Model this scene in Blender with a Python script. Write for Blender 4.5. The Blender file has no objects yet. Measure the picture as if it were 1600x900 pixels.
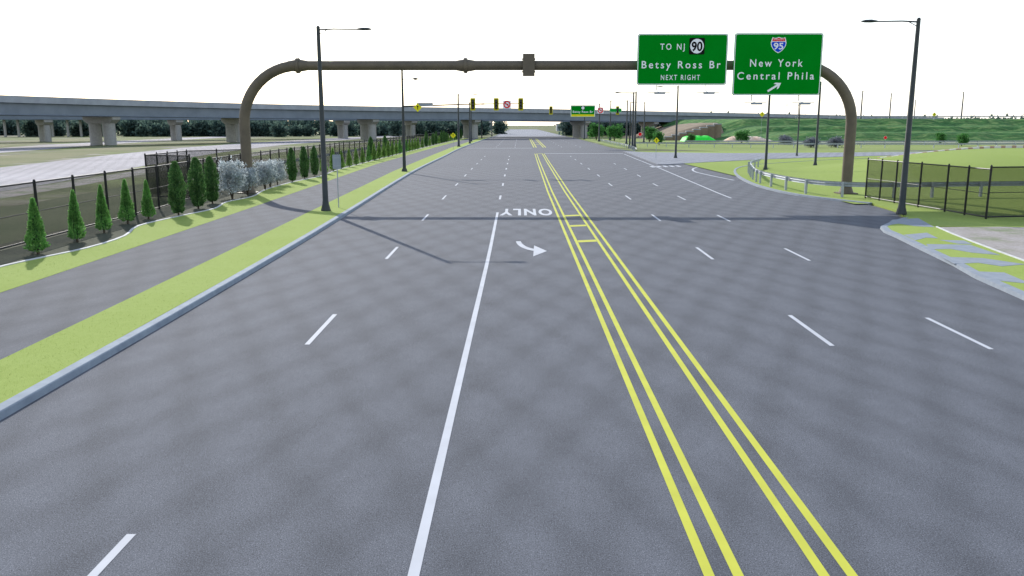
import bpy, bmesh, math, random
import numpy as np
from mathutils import Vector, Matrix
random.seed(7); rng=np.random.default_rng(7)
scene=bpy.context.scene; COL=scene.collection
R=math.radians
# ---------------------------------------------------------------- materials
def new_mat(name):
    m=bpy.data.materials.new(name); m.use_nodes=True
    nt=m.node_tree; b=nt.nodes['Principled BSDF']; return m,nt,b
def nd(nt,t,**kw):
    n=nt.nodes.new(t)
    for k,v in kw.items():
        if k in n.inputs: n.inputs[k].default_value=v
        else: setattr(n,k,v)
    return n
def ramp(nt,src,stops,interp='LINEAR'):
    r=nt.nodes.new('ShaderNodeValToRGB'); r.color_ramp.interpolation=interp
    cr=r.color_ramp
    while len(cr.elements)<len(stops): cr.elements.new(0.5)
    for e,(p,c) in zip(cr.elements,stops):
        e.position=p; e.color=(c[0],c[1],c[2],1) if not isinstance(c,(int,float)) else (c,c,c,1)
    nt.links.new(src,r.inputs[0]); return r
def mix(nt,f,a,b,mode='MIX'):
    m=nt.nodes.new('ShaderNodeMix'); m.data_type='RGBA'; m.blend_type=mode
    for i,v in ((0,f),(6,a),(7,b)):
        if isinstance(v,(int,float)): m.inputs[i].default_value=v
        elif isinstance(v,tuple): m.inputs[i].default_value=(*v,1)
        else: nt.links.new(v,m.inputs[i])
    return m.outputs[2]
def mapped(nt,stretch,rot=0,coord='Object'):
    tc=nt.nodes.new('ShaderNodeTexCoord'); mp=nt.nodes.new('ShaderNodeMapping'); mp.inputs['Scale'].default_value=stretch; mp.inputs['Rotation'].default_value=(0,0,rot)
    nt.links.new(tc.outputs[coord],mp.inputs[0]); return mp.outputs[0]
def noise(nt,scale,detail=4,rough=.55,stretch=None,coord='Object',rot=0):
    if stretch: src=mapped(nt,stretch,rot,coord)
    else: src=nt.nodes.new('ShaderNodeTexCoord').outputs[coord]
    n=nd(nt,'ShaderNodeTexNoise',Scale=scale,Detail=detail,Roughness=rough)
    nt.links.new(src,n.inputs['Vector']); return n.outputs['Fac']
def bump(nt,b,src,strength=.3,dist=.02):
    bp=nd(nt,'ShaderNodeBump',Strength=strength,Distance=dist)
    nt.links.new(src,bp.inputs['Height']); nt.links.new(bp.outputs[0],b.inputs['Normal'])
def simple(name,c1,c2=None,scale=3,rough=.6,metal=0,bstr=0.1,spec=.4,detail=4):
    m,nt,b=new_mat(name)
    c2=c2 or tuple(x*.8 for x in c1)
    f=noise(nt,scale,detail)
    r=ramp(nt,f,[(.3,c2),(.7,c1)])
    nt.links.new(r.outputs[0],b.inputs['Base Color'])
    b.inputs['Roughness'].default_value=rough; b.inputs['Metallic'].default_value=metal
    b.inputs['Specular IOR Level'].default_value=spec
    if bstr: bump(nt,b,noise(nt,scale*12,3),bstr,.01)
    return m
def foliage(name,dark,light):
    m,nt,b=new_mat(name)
    g=nt.nodes.new('ShaderNodeNewGeometry')
    r=ramp(nt,g.outputs['Random Per Island'],[(0,dark),(.6,tuple((a+c)/2 for a,c in zip(dark,light))),(1,light)])
    n=noise(nt,1.6,3); r2=ramp(nt,n,[(.35,.65),(.65,1.25)])
    c=mix(nt,1.0,r.outputs[0],r2.outputs[0],'MULTIPLY')
    nt.links.new(c,b.inputs['Base Color']); b.inputs['Roughness'].default_value=.8
    b.inputs['Specular IOR Level'].default_value=.1
    tr=nt.nodes.new('ShaderNodeBsdfTranslucent'); nt.links.new(c,tr.inputs[0])
    ms=nt.nodes.new('ShaderNodeMixShader'); ms.inputs[0].default_value=.42
    nt.links.new(b.outputs[0],ms.inputs[1]); nt.links.new(tr.outputs[0],ms.inputs[2])
    nt.links.new(ms.outputs[0],nt.nodes['Material Output'].inputs[0])
    return m
def grass_mat(name,a,b_,c,big=.25,spec=.1,con=.22):
    m,nt,b=new_mat(name)
    n1=noise(nt,big,5,.6); n2=noise(nt,6,5,.7); n3=noise(nt,48,3,.7)
    r=ramp(nt,n1,[(.35,a),(.65,b_)])
    r2=ramp(nt,n2,[(.35,c),(.6,b_)])
    col=mix(nt,.4,r.outputs[0],r2.outputs[0])
    r3=ramp(nt,n3,[(.3,1-con*1.3),(.7,1+con)])
    col=mix(nt,1.0,col,r3.outputs[0],'MULTIPLY')
    nt.links.new(col,b.inputs['Base Color']); b.inputs['Roughness'].default_value=.95
    b.inputs['Specular IOR Level'].default_value=spec
    bump(nt,b,n3,.3,.03); return m
def asphalt(name,base,var=.05):
    m,nt,b=new_mat(name)
    big=noise(nt,.09,2,.5,(1,.5,1)); mid=noise(nt,3.2,4,.65,(1,.55,1))
    fine=noise(nt,60,2,.8); grit=noise(nt,17,4,.85)
    dk=tuple(x*(1-var) for x in base); lt=tuple(x*(1+var) for x in base)
    c=ramp(nt,big,[(.3,dk),(.7,lt)]).outputs[0]
    # faint regular diagonal roller pattern
    for ang in (34,-34):
        wv=nd(nt,'ShaderNodeTexWave',Scale=.27,Distortion=2.2,Detail=2.0); wv.inputs['Detail Scale'].default_value=1.4
        nt.links.new(mapped(nt,(1,.62,1),R(ang)),wv.inputs['Vector'])
        c=mix(nt,1.,c,ramp(nt,wv.outputs['Fac'],[(.0,.905),(.45,1.0),(1.,1.045)]).outputs[0],'MULTIPLY')
    c=mix(nt,1.,c,ramp(nt,mid,[(.3,.91),(.7,1.08)]).outputs[0],'MULTIPLY')
    c=mix(nt,1.,c,ramp(nt,grit,[(.28,.35),(.40,.92),(.6,1.06),(.74,1.5)]).outputs[0],'MULTIPLY')
    c=mix(nt,1.,c,ramp(nt,fine,[(.30,.25),(.45,.93),(.56,1.08),(.72,2.4)]).outputs[0],'MULTIPLY')
    nt.links.new(c,b.inputs['Base Color']); b.inputs['Roughness'].default_value=.9
    b.inputs['Specular IOR Level'].default_value=.2
    bump(nt,b,fine,.5,.01); return m
def paint(name,c):
    m,nt,b=new_mat(name)
    f=noise(nt,22,5,.8); g=noise(nt,1.3,3)
    r=ramp(nt,f,[(.24,tuple(x*.55+.03 for x in c)),(.38,c)])
    r2=ramp(nt,g,[(.3,.9),(.7,1.05)])
    nt.links.new(mix(nt,1.,r.outputs[0],r2.outputs[0],'MULTIPLY'),b.inputs['Base Color'])
    b.inputs['Roughness'].default_value=.75; b.inputs['Specular IOR Level'].default_value=.2; return m
M={}
M['road']=asphalt('asphalt',(.114,.120,.137))
M['path']=asphalt('path_asphalt',(.096,.101,.116),.05)
M['side']=asphalt('pale_pavement',(.235,.245,.275),.08)
M['lav']=asphalt('pale_highway_pavement',(.28,.265,.285),.2)
M['conc']=simple('concrete',(.38,.38,.36),(.29,.29,.28),2.5,.85)
M['kerb']=simple('kerb_concrete',(.25,.30,.35),(.18,.22,.27),3,.85)
M['slab']=simple('sidewalk_concrete',(.26,.29,.33),(.20,.23,.27),4,.85)
M['grass']=grass_mat('verge_grass',(.275,.35,.075),(.31,.385,.10),(.255,.33,.07),.25,.1,.17)
M['lawn']=grass_mat('lawn_grass',(.255,.33,.065),(.30,.37,.10),(.18,.27,.05),.08)
M['field']=grass_mat('field_grass',(.20,.27,.07),(.29,.33,.12),(.15,.21,.05),.035)
M['scrub']=grass_mat('scrubby_ground',(.065,.095,.035),(.12,.13,.07),(.045,.07,.025),.15,.1,.35)
M['olive']=grass_mat('olive_strip',(.12,.15,.05),(.22,.20,.11),(.09,.12,.04),.05,.1,.3)
def hill_mat():
    m,nt,b=new_mat('hill_grass')
    n=nd(nt,'ShaderNodeTexNoise',Scale=1.,Detail=3,Roughness=.5); nt.links.new(mapped(nt,(.06,.30,.2),.5),n.inputs['Vector'])
    r=ramp(nt,n.outputs['Fac'],[(.34,(.035,.105,.035)),(.44,(.065,.165,.05)),(.47,(.17,.26,.09)),(.50,(.05,.13,.04)),(.60,(.085,.20,.055)),(.63,(.20,.28,.10)),(.68,(.06,.14,.04))])
    n2=noise(nt,.9,5,.7); c=mix(nt,1.,r.outputs[0],ramp(nt,n2,[(.3,.65),(.7,1.3)]).outputs[0],'MULTIPLY')
    nt.links.new(c,b.inputs['Base Color']); b.inputs['Roughness'].default_value=.95; b.inputs['Specular IOR Level'].default_value=.1; return m
M['hill']=hill_mat()
M['mulch']=grass_mat('dark_soil',(.055,.062,.045),(.10,.105,.07),(.04,.045,.033),.5,.1,.4)
M['white']=paint('white_road_paint',(.50,.51,.54)); M['yellow']=paint('yellow_road_paint',(.53,.53,.065))
M['edge']=simple('white_edging',(.60,.60,.60),(.45,.45,.45),3,.8)
M['pole']=simple('dark_green_steel',(.042,.050,.049),(.03,.037,.037),2,.5,.3)
M['brown']=simple('weathered_brown_steel',(.145,.118,.080),(.10,.082,.058),1.2,.6,.1)
M['tan']=simple('tan_concrete_slope',(.27,.215,.15),(.17,.13,.09),.3,.9,0,.1,.2)
M['black']=simple('black_coated_steel',(.012,.012,.013),(.008,.008,.009),3,.5,.2)
M['galv']=simple('galvanised_steel',(.42,.45,.47),(.30,.33,.36),4,.5,.2)
SG=dict(spec=.02)
M['green']=simple('green_sign_sheeting',(.000,.235,.014),(.000,.215,.011),.8,.8,0,0,**SG)
M['sgreen']=simple('street_sign_green',(.01,.32,.05),(.01,.28,.04),1,.8,0,0,**SG)
M['wsign']=simple('white_sign_sheeting',(.88,.90,.90),(.84,.86,.86),1,.8,0,0,**SG)
M['bsign']=simple('black_sign_sheeting',(.012,.012,.012),(.01,.01,.01),1,.8,0,0,**SG)
M['blue']=simple('blue_sign_sheeting',(.012,.07,.62),(.01,.06,.55),1,.8,0,0,**SG)
M['red']=simple('red_sign_sheeting',(.8,.02,.03),(.7,.02,.025),1,.8,0,0,**SG)
M['ysign']=simple('yellow_sign_sheeting',(.8,.72,.03),(.7,.65,.03),1,.8,0,0,**SG)
M['ysig']=simple('yellow_signal_housing',(.62,.56,.03),(.55,.5,.03),2,.8,0,0,**SG)
M['alum']=simple('aluminium_sign_back',(.30,.34,.38),(.24,.28,.32),2,.6,.1)
M['bluesteel']=simple('blue_grey_girder',(.20,.235,.275),(.155,.185,.22),.35,.7)
M['deckc']=simple('pale_parapet_concrete',(.36,.385,.41),(.28,.30,.33),.5,.85)
M['bark']=simple('bark',(.10,.075,.05),(.05,.04,.03),8,.95,0,.5)
M['glass']=simple('dark_window_glass',(.03,.04,.05),(.02,.03,.04),2,.15)
M['tarp']=simple('bright_green_tarpaulin',(.02,.80,.04),(.02,.65,.03),2,.6)
M['orange']=simple('pale_orange_earth',(.66,.40,.24),(.62,.56,.5),.35,.9)
M['lens']=simple('dark_signal_lens',(.03,.03,.03),(.02,.02,.02),2,.2)
M['cone']=foliage('arborvitae_leaf',(.09,.27,.06),(.28,.55,.15))
M['column']=foliage('dark_conifer_leaf',(.045,.13,.04),(.16,.30,.095))
M['lime']=foliage('lime_conifer_leaf',(.15,.31,.055),(.36,.54,.16))
M['silver']=foliage('silver_leaf',(.30,.35,.36),(.66,.70,.72))
M['decid']=foliage('green_leaf',(.04,.14,.04),(.12,.32,.08))
M['purple']=foliage('grey_purple_leaf',(.12,.13,.16),(.26,.28,.32))
M['wood_far']=foliage('far_wood_leaf',(.035,.07,.068),(.13,.19,.15))
M['blade']=foliage('grass_blade',(.23,.31,.06),(.32,.40,.10))
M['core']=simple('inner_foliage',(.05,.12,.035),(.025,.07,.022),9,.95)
def ground_mat():
    m,nt,b=new_mat('open_ground')
    n1=noise(nt,.022,5,.6,(1,1.8,1)); n2=noise(nt,.12,5,.65); n3=noise(nt,2.5,4,.7)
    r=ramp(nt,n1,[(.33,(.22,.21,.20)),(.42,(.22,.205,.15)),(.49,(.13,.155,.06)),(.66,(.18,.22,.07))])
    r2=ramp(nt,n2,[(.35,.6),(.65,1.25)]); r3=ramp(nt,n3,[(.3,.75),(.7,1.2)])
    c=mix(nt,1.,r.outputs[0],r2.outputs[0],'MULTIPLY'); c=mix(nt,1.,c,r3.outputs[0],'MULTIPLY')
    nt.links.new(c,b.inputs['Base Color']); b.inputs['Roughness'].default_value=.95; b.inputs['Specular IOR Level'].default_value=.1
    bump(nt,b,n3,.4,.08); return m
M['ground']=ground_mat()
def dirt_mat():
    m,nt,b=new_mat('pale_dirt')
    n1=noise(nt,.3,5,.65); n3=noise(nt,7,5,.7)
    r=ramp(nt,n1,[(.36,(.19,.22,.12)),(.48,(.31,.28,.25)),(.62,(.37,.335,.325))])
    c=mix(nt,1.,r.outputs[0],ramp(nt,n3,[(.3,.75),(.7,1.15)]).outputs[0],'MULTIPLY')
    nt.links.new(c,b.inputs['Base Color']); b.inputs['Roughness'].default_value=.95; bump(nt,b,n3,.4,.05); return m
M['dirt']=dirt_mat()
def block_mat():
    m,nt,b=new_mat('red_and_white_block')
    tc=nt.nodes.new('ShaderNodeTexCoord'); w=nd(nt,'ShaderNodeTexWave',Scale=.2,Distortion=1.5)
    nt.links.new(tc.outputs['Object'],w.inputs['Vector'])
    r=ramp(nt,w.outputs['Fac'],[(.0,(.42,.26,.20)),(.35,(.66,.62,.58))],'CONSTANT')
    nt.links.new(r.outputs[0],b.inputs['Base Color']); b.inputs['Roughness'].default_value=.9; return m
M['block']=block_mat()
def chain_mat():
    m,nt,b=new_mat('chain_link_mesh')
    tc=nt.nodes.new('ShaderNodeTexCoord'); sx=nt.nodes.new('ShaderNodeSeparateXYZ'); nt.links.new(tc.outputs['UV'],sx.inputs[0])
    def ma(op,a,b2=None):
        n=nt.nodes.new('ShaderNodeMath'); n.operation=op
        for i,v in enumerate((a,b2)):
            if v is None: continue
            if isinstance(v,(int,float)): n.inputs[i].default_value=v
            else: nt.links.new(v,n.inputs[i])
        return n.outputs[0]
    outs=[]
    for sgn in (1,-1):
        s=ma('ADD',sx.outputs[0],ma('MULTIPLY',sx.outputs[1],sgn))
        f=ma('FRACT',ma('MULTIPLY',s,15.0)); outs.append(ma('LESS_THAN',f,.35))
    a=ma('MAXIMUM',outs[0],outs[1])
    nt.links.new(a,b.inputs['Alpha'])
    f=noise(nt,3); nt.links.new(ramp(nt,f,[(.3,(.010,.014,.010)),(.7,(.016,.021,.014))]).outputs[0],b.inputs['Base Color'])
    b.inputs['Roughness'].default_value=.8; b.inputs['Specular IOR Level'].default_value=.05; return m
M['chain']=chain_mat()
# ---------------------------------------------------------------- helpers
def mk(name,verts,faces,smooth=False):
    me=bpy.data.meshes.new(name); me.from_pydata([tuple(v) for v in verts],[],[tuple(f) for f in faces]); me.update()
    if smooth:
        me.polygons.foreach_set('use_smooth',[True]*len(me.polygons))
    return me
def join(*parts):
    V=[];F=[]
    for v,f in parts:
        o=len(V); V+=[tuple(x) for x in v]; F+=[tuple(i+o for i in q) for q in f]
    return V,F
def box(x0,x1,y0,y1,z0,z1):
    v=[(x0,y0,z0),(x1,y0,z0),(x1,y1,z0),(x0,y1,z0),(x0,y0,z1),(x1,y0,z1),(x1,y1,z1),(x0,y1,z1)]
    return v,[(3,2,1,0),(4,5,6,7),(0,1,5,4),(1,2,6,5),(2,3,7,6),(3,0,4,7)]
def tube(pts,rad,seg=12,cap=True):
    pts=[Vector(p) for p in pts]; n=len(pts)
    if isinstance(rad,(int,float)): rad=[rad]*n
    V=[];F=[]; t0=(pts[1]-pts[0]).normalized()
    u=Vector((1,0,0)) if abs(t0.x)<.9 else Vector((0,1,0)); u=(u-t0*u.dot(t0)).normalized()
    for i,p in enumerate(pts):
        t=(pts[min(i+1,n-1)]-pts[max(i-1,0)]).normalized()
        u=(u-t*u.dot(t)).normalized(); w=t.cross(u)
        for k in range(seg):
            a=2*math.pi*k/seg; V.append(p+(u*math.cos(a)+w*math.sin(a))*rad[i])
    for i in range(n-1):
        for k in range(seg):
            k2=(k+1)%seg; F.append((i*seg+k,i*seg+k2,(i+1)*seg+k2,(i+1)*seg+k))
    if cap: F.append(tuple(range(seg-1,-1,-1))); F.append(tuple((n-1)*seg+k for k in range(seg)))
    return [tuple(v) for v in V],F
def smoothpath(pts,step=4.0):
    P=[np.array(p,float) for p in pts]; out=[]
    for i in range(len(P)-1):
        p0=P[max(i-1,0)];p1=P[i];p2=P[i+1];p3=P[min(i+2,len(P)-1)]
        n=max(2,int(np.linalg.norm((p2-p1)[:2])/step))
        for k in range(n):
            t=k/n; out.append(.5*((2*p1)+(-p0+p2)*t+(2*p0-5*p1+4*p2-p3)*t*t+(-p0+3*p1-3*p2+p3)*t**3))
    out.append(P[-1]); return [tuple(o) for o in out]
def normals(path):
    N=[]
    for i in range(len(path)):
        a=path[max(i-1,0)];b=path[min(i+1,len(path)-1)]
        dx,dy=b[0]-a[0],b[1]-a[1]; l=math.hypot(dx,dy) or 1; N.append((dy/l,-dx/l))
    return N
def sweep(path,prof,closed=True):
    N=normals(path); V=[];F=[]; m=len(prof)
    for p,n in zip(path,N):
        z0=p[2] if len(p)>2 else 0
        for (o,z) in prof: V.append((p[0]+n[0]*o,p[1]+n[1]*o,z0+z))
    rngm=m if closed else m-1
    for i in range(len(path)-1):
        for k in range(rngm):
            k2=(k+1)%m; F.append((i*m+k,(i+1)*m+k,(i+1)*m+k2,i*m+k2))
    if closed: F.append(tuple(range(m))); F.append(tuple((len(path)-1)*m+k for k in range(m-1,-1,-1)))
    return V,F
def finish(me):
    bm=bmesh.new(); bm.from_mesh(me); bmesh.ops.recalc_face_normals(bm,faces=bm.faces); bm.to_mesh(me); bm.free(); return me
def poly_mesh(name,pts,z=0.,thick=0.):
    bm=bmesh.new(); vs=[bm.verts.new((p[0],p[1],z)) for p in pts]; f=bm.faces.new(vs)
    f.normal_update()
    if f.normal.z<0: f.normal_flip()
    if thick:
        lo=[bm.verts.new((p[0],p[1],z-thick)) for p in pts]; n=len(pts)
        for i in range(n): bm.faces.new((vs[i],vs[(i+1)%n],lo[(i+1)%n],lo[i]))
    bmesh.ops.triangulate(bm,faces=[g for g in bm.faces if len(g.verts)>4])
    me=bpy.data.meshes.new(name); bm.to_mesh(me); bm.free(); return me
def obj(name,me,mat,parent=None,loc=(0,0,0),rot=(0,0,0)):
    o=bpy.data.objects.new(name,me)
    if mat is not None and len(me.materials)==0: me.materials.append(M[mat] if isinstance(mat,str) else mat)
    COL.objects.link(o); o.location=loc; o.rotation_euler=rot
    if parent: o.parent=parent
    return o
def part(name,vf,mat,parent,loc=(0,0,0),rot=(0,0,0),smooth=False,label=None):
    me=finish(mk(name,vf[0],vf[1],smooth))
    if smooth: me.set_sharp_from_angle(angle=R(40))
    o=obj(name,me,mat,parent,loc,rot)
    if label: o['label']=label
    return o
def thing(name,label,cat,loc=(0,0,0),rotz=0,group=None,scale=1):
    e=bpy.data.objects.new(name,None); COL.objects.link(e); e.location=loc; e.rotation_euler=(0,0,rotz)
    e.scale=(scale,)*3 if not isinstance(scale,tuple) else scale
    e.empty_display_size=.3
    e['label']=label; e['category']=cat
    if group: e['group']=group
    return e
def dup(src,loc,rotz=0,scale=(1,1,1),label=None):
    if not isinstance(scale,tuple): scale=(scale,)*3
    def rec(o,par):
        c=o.copy(); COL.objects.link(c)
        if par: c.parent=par
        for ch in list(o.children): rec(ch,c)
        return c
    c=rec(src,None); c.location=loc; c.rotation_euler=(0,0,rotz); c.scale=scale
    if label: c['label']=label
    return c
def struct(name,me,mat,label,cat):
    o=obj(name,me,mat); o['kind']='structure'; o['label']=label; o['category']=cat; return o
def interp(tab,y):
    ys=[t[1] for t in tab]; xs=[t[0] for t in tab]; return float(np.interp(y,ys,xs))
# ---------------------------------------------------------------- layout tables (x at y)
KL=[(-8.3,-12),(-8.4,13),(-8.7,30),(-9.15,44),(-10.6,84),(-11.2,126),(-11.8,170),(-11.6,234),(-11.0,300),(-10,420),(-10,900)]
GL=[(-10.2,-12),(-10.3,16),(-10.75,30),(-11.3,45),(-12.7,84),(-13.4,126),(-14,170),(-14,300)]
PL=[(-14.3,-12),(-14.4,22),(-14.9,40),(-15.3,52),(-16.1,75),(-17,100),(-17.4,160),(-17.5,300)]
KL_s=smoothpath(KL,5)
struct('ground',mk('ground',[(-3500,-300,-.04),(3500,-300,-.04),(3500,5000,-.04),(-3500,5000,-.04)],[(0,1,2,3)]),'ground','open dry ground of grass, dirt and gravel','ground')
right=[(12.6,-12),(12.9,5),(13.7,22),(14.7,28),(15.9,35),(16.6,38.3),(19.4,42.2),(20.6,46),(20.9,50),(19.2,54.2),(18.3,59),(18.6,68),(20.9,82),(24.6,94),(31,103),(48.6,118),(84,134),(200,150),
       (200,166),(84,160),(52,149),(36,144),(22,148),(20,160),(19,175),(19.5,234),(20,320),(19,420),(18,900)]
left=[p[:2] for p in KL_s]
struct('road',poly_mesh('road',left+right[::-1],0.0),'road','wide dark grey asphalt avenue with a side road branching off','road')
struct('road',poly_mesh('road',[(-9.6,345),(19,345),(17.6,900),(-9.6,900)],.004),'side','pale concrete carriageway beyond the overpass','road')
isl=smoothpath([(18.5,150),(17.2,118),(16.6,104),(17.0,100),(19.5,102),(26.5,109),(40,120),(60,131),(90,142),(120,147)],3)
isl=[p[:2] for p in isl]+[(120,152),(84,150),(52,143),(36,140),(22,144)]
struct('pavement',poly_mesh('pavement',isl,.10,.12),'side','pale concrete traffic island between avenue and slip road','pavement')
prof=[(0,-.02),(-.03,.11),(-.05,.13),(-.26,.135),(-.26,-.02)]
struct('kerb',finish(mk('kerb',*sweep(KL_s,prof))),'kerb','blue-grey concrete kerb along the planted verge','kerb')
RK=smoothpath([(12.6,-12),(12.9,5),(13.7,22),(14.7,28),(15.9,35),(16.6,38.3),(19.3,42)],3)
struct('kerb',finish(mk('kerb',*sweep(RK,[(0,-.02),(.03,.12),(.30,.13),(.30,-.02)]))),'slab','pale concrete kerb beside the fragmented sidewalk','kerb')
RK2=smoothpath([(20.9,50),(19.2,54.2),(18.3,59),(18.6,68),(20.9,82),(24.6,94),(31,103),(48.6,118),(84,134),(200,150)],3)
struct('kerb',finish(mk('kerb',*sweep(RK2,[(0,-.02),(.02,.12),(.25,.13),(.25,-.02)]))),'slab','pale kerb curving around the grass mound','kerb')
def strip(ta,tb,y0,y1,z,step=3,offa=0,offb=0,thick=.15):
    ys=np.arange(y0,y1+.01,step); a=[(interp(ta,y)+offa,y) for y in ys]; b=[(interp(tb,y)+offb,y) for y in ys]
    return poly_mesh('strip',a+b[::-1],z,thick)
struct('grass_verge',strip(KL,GL,-12,296,.125,4,-.26,0),'grass','strip of bright yellow-green grass beside the kerb','grass')
struct('path',strip(GL,PL,-12,296,.118,4,0,0),'path','dark asphalt footpath between two grass strips','path')
WE=[(-17.3,-12),(-17.2,10),(-17.0,22),(-16.95,27),(-16.3,31),(-16.5,34.5),(-17.5,38),(-17.3,42),(-16.9,46),(-17.6,50),(-17.3,54),(-18.2,60),(-18.4,68),(-18.0,76),(-18.7,86),(-18.9,100),(-19.2,130),(-19.4,190),(-19.4,300)]
WEs=[p[:2] for p in smoothpath(WE,1.0)]
inner=[(interp(PL,y),y) for y in np.arange(-12,297,4)]
struct('grass_verge',poly_mesh('gv',inner+WEs[::-1],.125,.15),'grass','wavy strip of bright grass in front of a hedge row','grass')
struct('planting_bed',poly_mesh('bed',[(p[0]-.1,p[1]) for p in WEs]+[(-23.5,300),(-23.5,120),(-21.8,68),(-20.6,46),(-20.2,28),(-20.2,-12)],.115,.14),'mulch','dark soil planting bed under the hedge row','planting bed')
struct('ground',poly_mesh('scrub',[(-20.2,-12),(-20.2,28),(-20.6,46),(-21.8,68),(-23.5,120),(-23.5,300),(-31,300),(-33,160),(-32,90),(-30.5,60),(-29,30),(-30,-12)],-.022,0),'scrub','dark green scrubby ground just behind the fence','ground')
struct('edging',finish(mk('edging',*sweep(WEs,[(0,.1),(0,.15),(-.10,.16),(-.10,.1)]))),'edge','thin white wavy edging of the grass strip','edging')
def ribbon(path,w,z,name,mat,label,cat):
    P=smoothpath(path,6); N=normals(P)
    wf=[w*(1+.12*math.sin(i*.9)+.08*math.sin(i*2.3+1)) for i in range(len(P))] if mat=='olive' else [w]*len(P)
    a=[(p[0]+n[0]*q/2,p[1]+n[1]*q/2,z) for p,n,q in zip(P,N,wf)]; b=[(p[0]-n[0]*q/2,p[1]-n[1]*q/2,z) for p,n,q in zip(P,N,wf)]
    n=len(P); struct(name,finish(mk(name,a+b,[(i,i+1,n+i+1,n+i) for i in range(n-1)])),mat,label,cat)
ribbon([(-44,20),(-45,60),(-52,100),(-60,150),(-64,210),(-60,300),(-50,380)],15,-.03,'road','lav','pale lavender-grey unmarked road beyond the fence','road')
ribbon([(-34,5),(-35,50),(-40,100),(-44,160),(-44,230),(-40,300)],3,-.026,'path','dirt','pale dirt track beyond the fence','path')
ribbon([(-88,90),(-97,150),(-108,210),(-116,290),(-120,400)],13,-.03,'road','lav','pale road running beneath the overpass','road')
ribbon([(-60,60),(-68,100),(-78,150),(-84,210),(-84,300)],12,-.034,'grass_strip','olive','olive-brown grass strip between two pale roads','grass')
ribbon([(-110,120),(-122,180),(-136,240),(-150,300)],16,-.034,'grass_strip','olive','olive-brown grass strip beside the overpass','grass')
ribbon([(72,226),(110,229),(180,231),(300,236)],6,.0,'road','lav','pale service road along the foot of the embankment','road')
bd=smoothpath([(14.4,-12),(15.2,10),(16.6,24),(17.2,28),(18.0,33),(19.0,38),(20.4,42.4)],2)
rk=[(p[0]+.30,p[1]) for p in RK]
struct('grass_verge',poly_mesh('rg',rk+[p[:2] for p in bd][::-1],.12,.14),'grass','patchy strip of grass behind the kerb','grass')
bde=[p[:2] for p in bd if p[1]<38.5]
struct('edging',finish(mk('edging',*sweep(bde,[(0,.1),(0,.15),(.07,.16),(.07,.1)]))),'edge','thin white edging of the patchy verge','edging')
struct('ground',poly_mesh('rd',[(p[0]+.07,p[1]) for p in bde]+[(22,38.2),(27,37),(40,37.5),(70,28),(70,-12)],.11,.14),'dirt','pale pinkish bare earth beside the verge','ground')
for i,(pts) in enumerate([[(18.3,40.9),(19.9,41.6),(18.9,37.9),(18.2,38.3),(17.9,39.3),(16.95,38.5)],
        [(16.3,35.2),(17.6,35.9),(17.2,34.1),(16.8,34.3),(16.0,33.5)],[(15.9,32.4),(17.5,32.2),(17.2,29.6),(16.5,30.2),(16.2,31.1),(15.4,31)],
        [(17.0,33.6),(17.9,33.4),(17.7,32.4),(17.2,32.5)],
        [(14.9,29.2),(16.2,28.9),(16.9,27.6),(15.9,27.2),(15.5,27.9),(14.6,27.7)],[(14.5,26.2),(15.3,26.0),(15.0,24.1),(14.2,24.7)],[(15.6,25.4),(16.6,25.2),(16.3,23.2),(15.5,23.6)],[(14.1,22.8),(15.6,22.2),(15.3,20.6),(13.9,21)]]):
    struct('sidewalk',poly_mesh('sw',pts,.128,.02),'slab','broken concrete sidewalk slab set in patchy grass','sidewalk')
def sm(a,b,x):
    t=np.clip((x-a)/(b-a),0,1); return t*t*(3-2*t)
def grid(x0,x1,nx,y0,y1,ny,fz,mask=None):
    xs=np.linspace(x0,x1,nx);ys=np.linspace(y0,y1,ny); V=[];F=[]
    for y in ys:
        for x in xs: V.append((x,y,float(fz(x,y))))
    for j in range(ny-1):
        for i in range(nx-1):
            if mask and not mask((xs[i]+xs[i+1])/2,(ys[j]+ys[j+1])/2): continue
            a=j*nx+i; F.append((a,a+1,a+nx+1,a+nx))
    return V,F
lawn_poly=[(p[0]+.25,p[1]) for p in RK2]+[(200,100),(120,60),(70,30),(70,28),(40,37.5),(27,37),(22,38.2),(19.1,38.5),(20.4,42.4),(19.6,42.2),(20.75,46)]
struct('lawn',poly_mesh('lawn',lawn_poly,.10,.13),'lawn','bright green lawn beside the slip road','lawn')
def mz(x,y):
    edge=interp([(18.5,53),(20,70),(22.5,82),(26.5,94),(34,103),(52,118),(90,134)],y)
    return .06+1.75*sm(edge+3,edge+22,x)*sm(56,82,y)*sm(132,116,y-.22*(x-40))
struct('hill',mk('mound',*grid(20,200,120,50,150,70,mz),True),'lawn','smooth bright green grass mound','mound')
mp=[(44+i*3.,104+.22*i*3.,float(mz(44+i*3.,104+.22*i*3.))) for i in range(46)]
w=thing('retaining_wall','low red and white block wall along the mound crest','wall')
part('wall_block',sweep(mp,[(0,-.2),(0,.30),(.4,.30),(.4,-.2)]),'block',w)
struct('lawn',poly_mesh('field',[(20.5,178),(20.5,300),(60,300),(420,330),(420,175),(200,168),(84,162),(52,152),(38,150)],-.02,0),'field','yellow-green field beyond the slip road','field')
def hz(x,y):
    r=.5*math.sin(x*.21+y*.05)+.35*math.sin(x*.53)
    q=y+r*2-.04*(x-80)
    st=.38*sm(240,249,q)+.26*sm(258,263,q)+.36*sm(273,281,q)
    return -.03+6.7*st*sm(60,80,x+(y-260)*.25)+.15*r*sm(250,262,y)*sm(300,270,y)
struct('hill',finish(mk('hill',*grid(55,520,180,234,345,76,hz))),'hill','long dark green terraced embankment carrying a highway','hill')
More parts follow.
